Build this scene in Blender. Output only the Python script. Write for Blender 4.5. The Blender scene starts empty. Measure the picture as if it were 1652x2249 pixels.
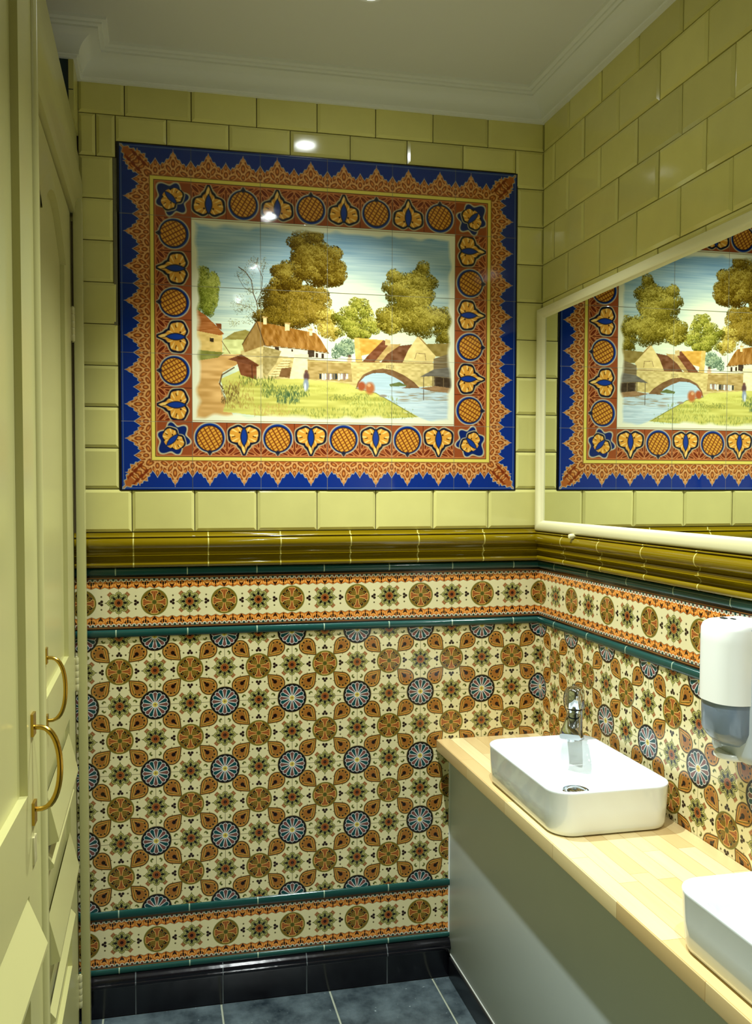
import bpy, bmesh, math, random
import numpy as np
from mathutils import Vector, Matrix
random.seed(4)
SC = bpy.context.scene
COL = SC.collection
# ------------------------------------------------------------------ camera
CAM_LOC = (-1.18077, -2.48439, 1.52675)
YAW, PITCH, ROLL, FPX = 0.20503, -0.03854, 0.00041, 1863.73
PPX, PPY = -93.79, 18.75            # lens shift in pixels of the 1652 x 2249 frame
FWD = Vector((math.sin(YAW)*math.cos(PITCH), math.cos(YAW)*math.cos(PITCH), math.sin(PITCH)))
RGT = Vector((math.cos(YAW), -math.sin(YAW), 0)); UPV = RGT.cross(FWD)
RGT, UPV = math.cos(ROLL)*RGT+math.sin(ROLL)*UPV, -math.sin(ROLL)*RGT+math.cos(ROLL)*UPV
cd = bpy.data.cameras.new('camera'); cam = bpy.data.objects.new('camera', cd); COL.objects.link(cam)
cam.matrix_world = Matrix.Translation(CAM_LOC) @ Matrix((RGT, UPV, -FWD)).transposed().to_4x4()
cd.sensor_fit = 'VERTICAL'; cd.sensor_height = 36.0; cd.lens = 36.0*FPX/2249
cd.shift_x = -PPX/2249; cd.shift_y = PPY/2249; cd.clip_start = 0.02
SC.camera = cam
# ------------------------------------------------------------------ world, lamps, exposure
w = bpy.data.worlds.new('world'); SC.world = w; w.use_nodes = True
w.node_tree.nodes['Background'].inputs[0].default_value = (0.9, 0.95, 1.0, 1)
w.node_tree.nodes['Background'].inputs[1].default_value = 0.0
SC.view_settings.view_transform = 'Standard'; SC.view_settings.look = 'None'
SC.view_settings.exposure = -0.50; SC.view_settings.gamma = 1.0; SC.view_settings.use_curve_mapping = False
LAMP_Y = (-0.464, -1.28, -2.08, -2.88); LAMP_X = -0.668; CEIL = 2.722
LAMP_POWER = (265, 185, 170, 30); LAMP_COLOR = (0.93, 1.0, 0.985); LAMP_CONE = 98; LAMP_BLEND = 1.0
# ---- tiny expression layer: the same drawing code makes shader math nodes (or arrays for a preview)
class NP:
    def __init__(s,np): s.np=np
    def op(s,o,*a):
        np=s.np
        if o=='ADD':return a[0]+a[1]
        if o=='SUBTRACT':return a[0]-a[1]
        if o=='MULTIPLY':return a[0]*a[1]
        if o=='MINIMUM':return np.minimum(a[0],a[1])
        if o=='MAXIMUM':return np.maximum(a[0],a[1])
        if o=='ABSOLUTE':return abs(a[0])
        if o=='SQRT':return np.sqrt(a[0])
        if o=='ARCTAN2':return np.arctan2(a[0],a[1])
        if o=='FRACT':return a[0]-np.floor(a[0])
        if o=='SINE':return np.sin(a[0])
        if o=='COSINE':return np.cos(a[0])
        if o=='MULTIPLY_ADD':return a[0]*a[1]+a[2]
    def mask(s,d,w): return s.np.clip(.5-d/w,0,1)
    def mix(s,c,m,rgb):
        m=s.np.asarray(m)[...,None]; return c*(1-m)+s.np.array(lin(rgb))*m
def lin(c): return tuple((v/255/12.92 if v<=10 else ((v/255+.055)/1.055)**2.4) for v in c)
class ND:
    def __init__(s,nt): s.nt=nt;s.n=0
    def op(s,o,*a,clamp=False):
        n=s.nt.nodes.new('ShaderNodeMath');n.operation=o;n.use_clamp=clamp;s.n+=1
        for i,v in enumerate(a):
            if isinstance(v,(int,float)): n.inputs[i].default_value=v
            else: s.nt.links.new(v,n.inputs[i])
        return n.outputs[0]
    def mask(s,d,w): return s.op('MULTIPLY_ADD',d,-1./w,.5,clamp=True)
    def mix(s,c,m,rgb):
        n=s.nt.nodes.new('ShaderNodeMix');n.data_type='RGBA';s.n+=1
        s.nt.links.new(m,n.inputs[0])
        if isinstance(c,tuple): n.inputs[6].default_value=(*c,1)
        else: s.nt.links.new(c,n.inputs[6])
        n.inputs[7].default_value=(*lin(rgb),1)
        return n.outputs[2]
AA=.007
class Draw:
    def __init__(s,K,col): s.K=K;s.c=col
    def put(s,d,rgb,w=AA):
        if max(rgb)<212: rgb=tuple(v*.84 for v in rgb)
        s.c=s.K.mix(s.c,s.K.mask(d,w),rgb)
def mk(K):
    o=K.op
    A=lambda a,b:o('ADD',a,b); S=lambda a,b:o('SUBTRACT',a,b); M=lambda a,b:o('MULTIPLY',a,b)
    MN=lambda a,b:o('MINIMUM',a,b); MX=lambda a,b:o('MAXIMUM',a,b); AB=lambda a:o('ABSOLUTE',a)
    MA=lambda a,b,c:o('MULTIPLY_ADD',a,b,c)
    LEN=lambda x,y:o('SQRT',MA(x,x,M(y,y)))
    AT=lambda y,x:o('ARCTAN2',y,x)
    def FOLD(u): return AB(A(o('FRACT',A(u,.5)),-.5))
    return A,S,M,MN,MX,AB,MA,LEN,AT,FOLD
CREAM=(226,216,166)
def medallion(D,x,y):
    A,S,M,MN,MX,AB,MA,LEN,AT,FOLD=mk(D.K)
    r=LEN(x,y)
    D.put(A(r,-.193),(134,128,42)); D.put(A(r,-.176),(150,108,34))
    hi=MX(x,y);lo=MN(x,y)
    e=M(A(x,y),.7071);f=AB(M(S(x,y),.7071))
    c=LEN(A(e,-.122),A(f,-.036))
    D.put(A(c,-.035),(160,142,60)); D.put(A(c,-.028),(24,16,8)); D.put(A(LEN(A(e,-.117),A(f,-.029)),-.014),(150,98,28))
    D.put(MX(A(AB(S(f,M(A(e,-.05),.55))),-.009),A(AB(A(e,-.08)),-.025)),(150,128,46))
    arm=S(lo,MA(MX(A(hi,-.065),0),.34,.013)); arm=MX(arm,A(r,-.163)); arm=MX(arm,A(lo,-.04))
    tipc=A(LEN(A(hi,-.142),A(lo,-.03)),-.02)
    arm=MN(arm,tipc)
    D.put(A(arm,-.007),(226,190,104)); D.put(arm,(208,124,58))
    D.put(MX(A(lo,-.005),A(AB(A(hi,-.10)),-.045)),(136,66,28)); D.put(A(AB(A(tipc,.011)),-.003),(126,60,24))
    D.put(A(r,-.038),(190,160,70)); D.put(A(r,-.03),(98,98,34))
def star(D,x,y):
    A,S,M,MN,MX,AB,MA,LEN,AT,FOLD=mk(D.K)
    q=A(AB(A(x,-.118)),AB(A(y,-.118)))
    D.put(A(q,-.046),(206,150,92)); D.put(A(AB(A(q,-.026)),-.006),(172,92,48))
    r=LEN(x,y);th=AT(y,x)
    tf=M(FOLD(M(th,1.27324)),.7854)           # eight petals
    cx=M(r,D.K.op('COSINE',tf));cy=M(r,D.K.op('SINE',tf))
    d=MN(A(LEN(A(cx,-.114),cy),-.047),A(r,-.115))
    d=MN(d,MN(MX(S(y,MA(x,-.38,.076)),A(M(x,-1),.10)),MX(S(x,MA(y,-.42,.071)),A(M(y,-1),.09))))
    D.put(d,(96,100,40)); D.put(A(d,.010),(212,204,120)); D.put(A(d,.018),(98,100,40))
    px=M(r,tf)
    D.put(MX(S(px,MA(AB(A(r,-.088)),-.5,.029)),A(AB(A(r,-.094)),-.042)),(196,190,120))
    D.put(MX(S(px,MA(AB(A(r,-.088)),-.5,.0215)),A(AB(A(r,-.094)),-.036)),(26,26,12))
    D.put(A(r,-.06),(206,128,54)); D.put(A(r,-.047),(128,58,24)); D.put(AB(A(r,-.036)) if 0 else A(AB(A(r,-.034)),-.005),(196,110,46)); D.put(A(r,-.024),(58,18,10))
def trefoil(D,x,y):
    "x signed along, y folded across"
    A,S,M,MN,MX,AB,MA,LEN,AT,FOLD=mk(D.K)
    d=MN(A(LEN(A(x,-.014),A(y,-.022)),-.021),A(LEN(A(x,.016),y),-.020))
    D.put(d,(44,20,12))
def panel(K,u,v,col):
    A,S,M,MN,MX,AB,MA,LEN,AT,FOLD=mk(K)
    D=Draw(K,col)
    a0=FOLD(u);b0=FOLD(v);a=MX(a0,b0);b=MN(a0,b0)
    # grout
    D.put(A(b,-.0035),(178,168,116),.004)
    ma=A(M(a,-1),.5);mb=A(M(b,-1),.5)
    # commas
    cm=LEN(A(a,-.285),A(b,-.062)); D.put(A(cm,-.027),(122,124,48)); D.put(A(LEN(A(a,-.292),A(b,-.045)),-.018),CREAM); D.put(A(LEN(A(a,-.262),A(b,-.056)),-.012),(78,84,30))
    # leaf
    e=M(A(a,b),.7071);f=M(S(a,b),.7071)
    circ=A(LEN(A(e,-.325),f),-.122)
    tip=M(S(f,MA(e,-.80,.418)),.78); tip=MX(tip,A(M(e,-1),.396))
    body=MN(circ,tip)
    D.put(A(body,-.006),(178,150,70)); D.put(body,(52,20,10)); D.put(A(body,.012),(214,152,62)); D.put(A(body,.024),(186,118,46),.02)
    w1=A(LEN(A(e,-.352),M(f,1.15)),-.062); w1=MN(w1,S(f,MA(e,-.6,.288))); 
    D.put(MX(A(AB(w1),-.006),A(M(e,-1),.3)),(112,102,34)); D.put(MX(A(AB(A(w1,.012)),-.004),A(M(e,-1),.3)),(218,170,84))
    D.put(A(LEN(A(e,-.36),f),-.029),(34,14,8))
    D.put(A(LEN(A(e,-.40),M(f,2)),-.026),(34,14,8))
    dd=MN(A(LEN(A(e,-.268),A(f,-.048)),-.014),A(LEN(A(e,-.253),M(f,1.3)),-.016)); dd=MN(dd,A(LEN(A(e,-.31),A(f,-.078)),-.012))
    D.put(A(dd,-.008),(208,152,66)); D.put(dd,(40,16,8))
    medallion(D,ma,mb)
    star(D,b,ma)
    trefoil(D,A(b,-.252),ma)
    D.put(A(LEN(A(b,-.262),A(ma,-.092)),-.0125),(98,84,34))
    D.put(A(LEN(A(b,-.23),A(ma,-.135)),-.008),(150,130,60))
    # rosette
    r=LEN(a,b);th=AT(b,a)
    D.put(A(r,-.222),(196,176,108)); D.put(A(r,-.215),(26,22,20))
    t1=M(FOLD(M(th,2.54648)),.392699)      # 16 petals
    px=M(r,D.K.op('COSINE',t1));py=M(r,D.K.op('SINE',t1))
    cc=LEN(A(px,-.154),py)
    D.put(MN(A(r,-.154),A(cc,-.034)),(218,220,214))
    wed=MX(S(py,MA(px,.199,-.0058)),A(px,-.16)); ins=MX(MN(wed,A(cc,-.0262)),A(M(r,-1),.05))
    D.put(ins,(142,84,76)); D.put(MX(ins,A(AB(A(th,-.3927)),-.19635)),(20,84,86))
    D.put(A(r,-.036),(222,200,96)); D.put(A(r,-.014),(186,150,60))
    D.put(MX(A(b,-.002),A(M(r,-1),.0)),(120,110,80),.004)
    return D.c
def frieze(K,u,v,col):
    A,S,M,MN,MX,AB,MA,LEN,AT,FOLD=mk(K)
    D=Draw(K,col)
    a=FOLD(u);w=AB(v);sa=A(M(a,-1),.5)
    D.put(A(sa,-.003),(170,160,110),.004)
    k8=FOLD(M(u,8)); k4=M(FOLD(M(u,4)),.25); k4b=M(FOLD(MA(u,4,.5)),.25)
    D.put(S(MA(k8,.05,.196),w),(150,84,30)); D.put(S(MA(k8,.05,.204),w),(214,126,46))
    # swirls
    sw=LEN(A(M(FOLD(MA(u,8,.5)),.125),-.034),A(w,-.262)); D.put(A(AB(A(sw,-.02)),-.0055),(246,184,92)); D.put(A(sw,-.009),(170,80,28))
    # black fleur
    fl=MN(A(LEN(M(k4b,2.2),A(w,-.268)),-.03),A(LEN(A(k4b,-.034),A(w,-.283)),-.014)); D.put(fl,(38,20,10))
    D.put(A(LEN(k4b,A(w,-.222)),-.012),(44,26,12))
    tr=MN(A(LEN(A(k4,-.014),A(w,-.243)),-.0155),A(LEN(k4,A(w,-.222)),-.0145)); D.put(tr,(40,18,10))
    D.put(S(.308,w),(40,24,16)); D.put(S(.313,w),(52,52,40))
    bx=M(FOLD(M(u,14)),.0714); bd=LEN(bx,A(w,-.331))
    D.put(MX(A(AB(A(bd,-.026)),-.0065),S(w,.338)),(228,220,190)); D.put(A(bd,-.016),(130,66,44)); D.put(MX(A(bd,-.016),A(AB(A(FOLD(M(u,7)),-.0)),-.25)),(26,78,72))
    D.put(S(.352,w),(200,128,56)); D.put(S(.361,w),(30,22,16))
    medallion(D,a,w); star(D,sa,w)
    trefoil(D,A(a,-.252),w)
    D.put(A(LEN(A(a,-.262),A(w,-.092)),-.0125),(98,84,34))
    return D.c
MW,MH=1.19,.969
MR=.00125
def paint_mural():
    "glazed picture on the wall: blue and ochre border round a village by a river; returns albedo rows from the top"
    rs=np.random.RandomState(7)
    nx=int(round(MW/MR))+1; ny=int(round(MH/MR))+1
    X,Y=np.meshgrid(np.linspace(0,MW,nx),np.linspace(0,MH,ny))   # Y downwards
    C=np.zeros((ny,nx,3))
    def put(m,c):
        m=np.clip(m,0,1)[...,None]; C[:]=C*(1-m)+np.array(c,float)*m
    def mk_(d,w=.0012): return np.clip(.5-d/w,0,1)
    dl,dr,dt,db=X,MW-X,Y,MH-Y
    h=np.minimum(np.minimum(dl,dr),np.minimum(dt,db))
    side=np.where(h==dt,0,np.where(h==db,1,np.where(h==dl,2,3)))
    ph,pv=MW/12,MH/10
    t=np.where(side<2,X/ph,Y/pv)
    tt=np.abs(t-np.floor(t)-.5)
    # lace edge
    C[:]=(18,50,132)
    big=.009+.024*np.clip(tt/.13,0,9)**.6+.0026*np.cos(tt*50)*(tt>.05)
    small=.034+.016*np.clip((.5-tt)/.10,0,9)**.8
    hb=np.minimum(big,small)
    u_=np.where(side<2,np.minimum(X,MW-X),np.minimum(Y,MH-Y))
    ea=(h+u_)*.7071; fa=np.abs(h-u_)*.7071
    cor=fa-.030*np.clip(1-np.abs(ea-.068)/.058,0,1)**.75+.0025*np.cos(ea*420)
    d=np.minimum(hb-h,cor)
    put(mk_(d-.0022),(176,186,176)); put(mk_(d),(196,122,58))
    put(mk_(d+.004)*.45,(150,74,34))
    lace=mk_(d+.0022)
    per=.098
    for (a,b,ra,rb,ang) in [(0,.021,.0062,.0105,0),(.0125,.037,.0058,.0125,-38),(0,.047,.0062,.012,0),(.027,.052,.006,.012,-30),(.0125,.062,.0058,.0125,32),(.041,.056,.005,.011,20),(.049,.047,.0045,.010,0),(.049,.068,.0062,.009,0),(.0,.072,.0055,.008,0),(.030,.074,.0055,.011,-62)]:
        s=tt*per-a; q=h-b; an=np.radians(ang)
        p=s*np.cos(an)+q*np.sin(an); r=-s*np.sin(an)+q*np.cos(an)
        e=np.sqrt((p/ra)**2+(r/rb)**2)-1
        put(mk_(e-.42,.4)*lace,(230,178,112)); put(mk_(e,.4)*lace,(128,62,26)); put(mk_(e+.5,.4)*lace,(210,136,66))
    # ribs of the corner leaf
    for k in range(4):
        e=np.sqrt(((ea-.03-.018*k)/.009)**2+((fa-.012)/.0042)**2)-1
        put(mk_(e,.4)*mk_(cor+.003),(128,54,24))
    put(mk_(np.abs(h-.0045)-.0006),(150,165,170))
    # yellow fillet and band of fruit
    put(mk_(.0815-h),(110,52,26)); put(mk_(.0835-h),(226,210,98)); put(mk_(.0935-h),(70,34,20)); put(mk_(.0955-h),(196,120,66)); put(mk_(.099-h),(152,78,40))
    cell=mk_(.0985-h)
    s=t-np.floor(t)-.5; q=(.1475-h)/.097; k=np.floor(t).astype(int)
    first=np.where((side==0)|(side==3),0,1)
    isA=((k+first)%2==0)
    incor=(u_<.198)
    band=cell*(~incor)*(h<.1985)
    put(mk_(np.abs(np.abs(s)-.5)-.008,.012)*band,(66,28,16))
    for sx in (-1,1):   # leaves in the outer corners of a cell
        for an,cx,cy,ra,rb in ((45,.38,.36,.05,.15),(10,.42,.16,.035,.12),(70,.2,.44,.035,.12)):
            an=np.radians(an); p=(s*sx-cx)*np.cos(an)-(q-cy)*np.sin(an); r=(s*sx-cx)*np.sin(an)+(q-cy)*np.cos(an)
            e=np.sqrt((p/ra)**2+(r/rb)**2)-1
            put(mk_(e-.3,.25)*band,(206,138,82)); put(mk_(e+.1,.25)*band,(112,44,22))
    def fruitA(s,q,m):
        as_=np.abs(s)
        o=np.minimum(np.hypot(as_-.19,q+.11)-.235,np.maximum((as_-.58*(.43-q))*.86,-.11-q))
        o=o-.012*np.cos(np.arctan2(as_,q)*9)
        put(mk_(o-.095,.03)*m,(198,184,140)); put(mk_(o-.062,.03)*m,(16,22,44)); g=mk_(o,.03)*m; put(g,(216,154,58))
        a=np.arctan2(q+.1,as_-.03); put(g*(np.cos(a*12)>.55)*(o>-.13),(240,200,112)); put(g*(np.abs(as_-.30)<.05)*(np.abs(q+.06-.25*(as_-.3))<.014),(70,36,18))
        put(mk_(np.hypot(as_-.13,q+.19)-.026,.02)*m,(52,24,14)); put(g*mk_(np.abs(s-.06*np.clip(q-.1,0,1)*3)-.012,.02)*(q>.12),(96,50,20))
        put(g*mk_(as_-.015,.02)*(q<-.25),(60,30,18))
        l=np.abs(s)-.085*(1-((q+.06)/.27)**2); put(mk_(l-.025,.03)*m,(24,20,26)); put(mk_(l,.03)*m,(24,60,140))
    def fruitB(s,q,m):
        o=np.minimum(np.hypot(s,q+.02)-.43,np.maximum(np.abs(s)-.6*(.5-q),.2-q)*.8)
        put(mk_(o-.035,.03)*m,(196,186,150)); put(mk_(o,.03)*m,(20,52,128))
        o2=np.minimum(np.hypot(s,q-.0)-.365,np.maximum(np.abs(s)-.6*(.46-q),.2-q)*.8)
        put(mk_(o2-.03,.03)*m,(24,24,40)); g=mk_(o2,.03)*m; put(g,(216,156,58))
        for an,wd in ((.95,11.),(-.5,7.5)):
            z=s*np.cos(an)+q*np.sin(an); put(g*mk_(np.abs(z*wd-np.round(z*wd))-.13,.12),(124,62,24))
        put(mk_(np.hypot(s,q-.40)-.05,.03)*m,(24,34,60))
    fruitA(s,q,band*isA); fruitB(s,q,band*(~isA))
    cb=cell*incor*(h<.1985)
    P=((h-.1475)+(u_-.1475))*.7071/.097; Q=(h-u_)*.7071/.097*np.where(side<2,1,-1)
    an=np.arctan2(Q,-P); o=np.hypot(P,Q)-.40-.07*np.cos(an*6)-.12*np.clip(np.cos(an),0,1)**3
    put(mk_(o-.05,.03)*cb,(196,186,150)); put(mk_(o,.03)*cb,(18,40,100))
    fruitA(Q*1.25,-P*1.15-.16,cb*(np.hypot(P-.08,Q)<.40))
    # picture
    px0=.1985
    jx=np.arange(nx)*MR; jy=np.arange(ny)*MR
    ci=np.where((jx>=px0)&(jx<=MW-px0))[0]; cj=np.where((jy>=px0-.004)&(jy<=MH-px0+.004))[0]
    x0,x1,y0,y1=ci[0],ci[-1]+1,cj[0],cj[-1]+1
    pw,phh=x1-x0,y1-y0
    S,T=np.meshgrid((np.arange(pw)+.5)/pw,(np.arange(phh)+.5)/phh)
    def mp(x,y):
        s_=np.interp(x,[-60,42,465,872,1258,1625,1700],[-.06,0,.25,.5,.75,1,1.05]); a=22+108*s_; b=1262+28*s_
        return s_*pw,(y-a)/(b-a)*phh
    SC=pw/1585.
    P_=np.zeros((phh,pw,3))
    def lay(m,c,al=1.):
        m=(np.clip(m,0,1)*al)[...,None]; P_[:]=P_*(1-m)+np.array(c,float)*m
    def noise(sx,sy,seed):
        r=np.random.RandomState(seed); gx=int(pw/sx)+3; gy=int(phh/sy)+3; g=r.rand(gy,gx)
        xx=np.arange(pw)/sx; yy=np.arange(phh)/sy; ix=xx.astype(int); iy=yy.astype(int); fx=xx-ix; fy=(yy-iy)[:,None]
        fx=fx*fx*(3-2*fx); fy=fy*fy*(3-2*fy)
        a=g[iy][:,ix]*(1-fx)+g[iy][:,ix+1]*fx; b=g[iy+1][:,ix]*(1-fx)+g[iy+1][:,ix+1]*fx
        return a*(1-fy)+b*fy
    XX,YY=np.meshgrid(np.arange(pw)+.5,np.arange(phh)+.5)
    def polym(pts):
        p=[mp(*a) for a in pts]; inside=np.zeros((phh,pw),bool); n=len(p)
        for i in range(n):
            (xa,ya),(xb,yb)=p[i],p[(i+1)%n]
            if ya==yb: continue
            c=((ya>YY)!=(yb>YY))&(XX<(xb-xa)*(YY-ya)/(yb-ya)+xa); inside^=c
        return inside.astype(float)
    def poly(pts,c,var=14,nz=(9,5),seed=1,al=1.):
        m=polym(pts); n_=(noise(nz[0],nz[1],seed)-.5)[...,None]*2*var
        P_[:]=P_*(1-m[...,None]*al)+(np.array(c,float)+n_)*m[...,None]*al
    def dab(x,y,rx,ry,c,al=.85,ang=0.):
        R=max(rx,ry)+1; a,b,e,f=int(x-R),int(x+R)+2,int(y-R),int(y+R)+2
        a,e=max(a,0),max(e,0); b,f=min(b,pw),min(f,phh)
        if a>=b or e>=f: return
        dx=XX[e:f,a:b]-x; dy=YY[e:f,a:b]-y; ca,sa=np.cos(ang),np.sin(ang)
        d_=np.sqrt(((dx*ca+dy*sa)/rx)**2+((-dx*sa+dy*ca)/ry)**2)
        m=(np.clip(1.3-d_,0,.6)/.6*al)[...,None]; P_[e:f,a:b]=P_[e:f,a:b]*(1-m)+np.array(c,float)*m
    def line(pts,w,c,al=.9):
        for (xa,ya),(xb,yb) in zip(pts[:-1],pts[1:]):
            xa,ya=mp(xa,ya); xb,yb=mp(xb,yb); n_=int(np.hypot(xb-xa,yb-ya)/1.2)+1
            for i in range(n_+1): dab(xa+(xb-xa)*i/n_,ya+(yb-ya)*i/n_,w,w,c,al)
    def tone(c):
        c=(np.array(c,float)-108.)*1.2+92; g=c.mean(); return c*.84+np.array((g*.98,g*1.02,g*.8))*.16
    def foliage(blobs,cols,dens=1.,size=(1.4,3.2)):
        # clumps of leaves, each darker below and lit on its upper right
        cl=[]
        for (cx,cy,rx,ry) in blobs:
            m=max(5,int(rx*ry/380))
            for i in range(m):
                r=np.sqrt(rs.rand())*.88; a=rs.rand()*6.283; q=.24+.24*rs.rand()
                cl.append((cx+rx*r*np.cos(a),cy+ry*r*np.sin(a),rx*q*.8+8,ry*q*.8+8,.45*rs.randn()+.45*r*(np.cos(a)-np.sin(a))))
        rs.shuffle(cl); cl=sorted(cl,key=lambda z:z[1]-z[0]*.3+rs.rand()*60)
        for st in (0,1):
            for (cx,cy,rx,ry,lo) in cl:
                n_=int(rx*ry*(.10 if st else .08)*dens)+3
                for i in range(n_):
                    r=np.sqrt(rs.rand())*1.2; a=rs.rand()*6.283; dx,dy=r*np.cos(a),r*np.sin(a)
                    lv=(dx*.5-dy*.75)*.9+rs.randn()*.3+lo*.9
                    k=0 if (st==0 or lv<-.55) else 1 if lv<.0 else 2 if lv<.7 else 3
                    if st and k==0 and rs.rand()<.4: continue
                    X_,Y_=mp(cx+rx*dx*.9,cy+ry*dy*.9); v=rs.randint(-16,17)
                    dab(X_,Y_,rs.uniform(*size)*.62,rs.uniform(size[0],size[1]*.8)*.55,tone(cols[k])+v-(20 if st==0 else 0),.62,rs.rand()*3)
    # sky
    n1=noise(60,2.2,3); n2=noise(90,14,4)
    k_=np.clip(T/.62,0,1)[...,None]
    P_[:]=np.array((146,180,200.))*(1-k_)+np.array((214,222,190.))*k_
    P_[:]+=((n1-.5)*30+(n2-.5)*30)[...,None]*np.array((1.05,.8,.45))
    gx,gy=mp(1010,560); lay(np.exp(-(((XX-gx)/90)**2+((YY-gy)/70)**2)),(238,232,182),.9)
    gx,gy=mp(1300,700); lay(np.exp(-(((XX-gx)/60)**2+((YY-gy)/50)**2)),(228,226,180),.6)
    # far hill and field
    poly([(230,760),(300,715),(370,700),(420,720),(420,800),(230,800)],(156,142,76)); poly([(230,760),(360,760),(360,850),(230,850)],(206,206,140))
    # bare tree and its thin leaves
    tr=(92,74,48)
    line([(450,680),(452,600),(440,530),(420,480),(408,400),(372,350),(330,320)],1.1,tr); line([(440,530),(470,470),(476,380),(440,300),(450,265)],.9,tr); line([(420,480),(360,440),(320,370)],.6,tr); line([(470,470),(500,420)],.6,tr); line([(452,610),(390,560),(320,540)],.6,tr); line([(440,300),(410,280)],.5,tr);line([(474,360),(492,300)],.5,tr)
    foliage([(360,360,55,50),(350,545,70,60),(420,330,50,70),(480,320,25,60),(430,600,80,70),(300,655,40,25),(400,440,50,40)],[(104,92,52),(142,128,70),(172,160,92),(190,180,110)],.16,(.9,1.7))
    # great trees behind the cottage
    foliage([(690,600,170,80),(600,500,120,110),(770,540,100,100),(560,620,130,60)],[(88,72,30),(110,92,38),(140,118,50),(166,142,66)],1.1)
    foliage([(620,380,88,88),(750,185,112,85),(860,320,125,115),(740,300,95,100),(700,240,70,70),(900,400,60,40)],[(92,72,26),(112,92,34),(142,120,50),(176,156,78)],1.2)
    for l in ([(640,620),(636,560),(600,500)],[(636,570),(660,500)],[(745,640),(722,560),(716,480),(740,420)],[(765,630),(748,560)],[(700,610),(690,540)],[(790,600),(760,520)]): line(l,.6,(186,160,96),.5)
    foliage([(860,650,70,60),(900,700,60,60),(840,700,60,50)],[(142,120,52),(170,148,70),(196,174,90),(214,196,112)],1.)
    foliage([(1060,600,72,80),(980,640,70,60),(1090,690,110,60),(1020,720,90,50)],[(98,92,38),(122,122,50),(158,156,70),(196,186,96)],1.1)
    foliage([(940,820,75,50),(990,800,50,50)],[(92,112,92),(122,142,118),(152,166,136),(180,190,150)],.9)
    foliage([(1420,365,85,60),(1260,420,62,70),(1340,470,120,90),(1450,440,70,90),(1380,560,140,90),(1290,640,130,80),(1440,660,120,80),(1570,660,90,80),(1560,740,80,50),(1230,700,70,50)],[(98,88,34),(126,114,46),(164,148,66),(204,188,98)],1.15)
    foliage([(135,420,66,120),(160,500,60,110),(110,560,50,60)],[(112,118,48),(140,148,62),(168,172,82),(196,196,110)],1.)
    # left cottage
    poly([(70,700),(228,725),(228,838),(70,828)],(218,186,112)); poly([(70,575),(130,615),(240,725),(215,735),(70,705)],(172,108,54),20,(14,2)); poly([(150,748),(176,752),(176,775),(150,772)],(70,56,40)); line([(225,770),(275,845)],.9,(130,100,60))
    poly([(185,660),(222,664),(222,700),(200,690)],(140,84,46))
    # path and meadow
    poly([(60,850),(350,850),(330,905),(230,960),(205,1020),(235,1110),(300,1235),(110,1250),(60,1240)],(206,164,100),20,(30,6)); poly([(60,820),(240,838),(200,870),(60,890)],(140,140,70),20)
    poly([(215,1000),(330,950),(480,985),(760,985),(1040,1035),(1160,1085),(1290,1160),(1420,1235),(900,1255),(450,1225),(230,1200),(250,1120)],(196,190,100),16,(40,5))
    # river
    poly([(1040,1060),(1100,1000),(1200,985),(1300,1000),(1420,1050),(1640,1075),(1640,1300),(1440,1250),(1290,1160),(1160,1085)],(188,204,204),16,(60,2))
    for i in range(60):
        x,y=mp(rs.uniform(1280,1620),rs.uniform(1075,1140)); dab(x,y,rs.uniform(6,16),.8,(150,130,92),.5)
    for i in range(30):
        x,y=mp(rs.uniform(1330,1620),rs.uniform(1140,1230)); dab(x,y,rs.uniform(6,16),.7,(214,224,220),.6)
    # roofs across the river
    poly([(1030,750),(1060,752),(1080,900),(1040,900)],(206,176,100)); poly([(1060,752),(1205,765),(1120,850),(1070,860)],(208,162,76),18); poly([(1205,765),(1250,778),(1175,905),(1080,895),(1120,850)],(124,76,48)); poly([(1240,790),(1310,790),(1240,860),(1170,905),(1150,900)],(190,160,100))
    poly([(1300,800),(1390,790),(1330,900),(1190,902),(1230,850)],(118,78,50),16); poly([(1405,745),(1425,748),(1515,862),(1495,905),(1320,902),(1350,830)],(220,198,130),12); line([(1415,748),(1515,862)],.9,(120,84,52)); line([(1390,880),(1400,845),(1450,850),(1455,890)],.7,(120,90,60))
    poly([(1450,790),(1640,785),(1640,880),(1515,865)],(146,126,66),16); poly([(1215,760),(1248,764),(1248,800),(1215,795)],(200,176,120))
    # cottage with thatched roof
    poly([(340,830),(480,795),(600,830),(760,850),(760,1000),(480,1000),(400,960),(340,900)],(196,176,116),22,(8,5))
    poly([(480,795),(870,830),(866,890),(480,850)],(228,218,182),8); poly([(440,648),(350,790),(365,838),(490,795)],(150,118,64),14,(4,9)); poly([(440,648),(560,672),(800,722),(830,760),(880,842),(700,815),(490,795)],(156,110,48),26,(5,14),5)
    for i in range(150):
        x,y=mp(rs.uniform(460,840),rs.uniform(670,810)); dab(x,y,.8,rs.uniform(3,6),(188,146,76) if i%2 else (118,78,34),.35,-.5)
    line([(440,648),(490,795)],1.,(84,58,30)); line([(440,648),(350,790)],1.,(84,58,30)); line([(490,798),(700,818),(880,845)],.9,(92,66,36))
    for a,b,c,d_ in ((480,620,502,668),(612,658,640,706),(760,696,778,736)): poly([(a,b),(c,b+3),(c,d_),(a,d_)],(226,206,150),8); poly([(a-4,b-2),(c+4,b+1),(c+4,b+10),(a-4,b+8)],(190,160,100))
    for a,b,c,d_ in ((550,805,575,826),(650,818,660,835),(750,825,790,868),(800,842,815,870),(835,845,850,875)): poly([(a,b),(c,b+2),(c,d_),(a,d_)],(74,58,42))
    poly([(480,800),(590,830),(560,900),(500,980),(478,960)],(164,146,92),18,(5,4)); poly([(670,850),(755,850),(755,1000),(640,1000)],(222,210,166),10)
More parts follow.
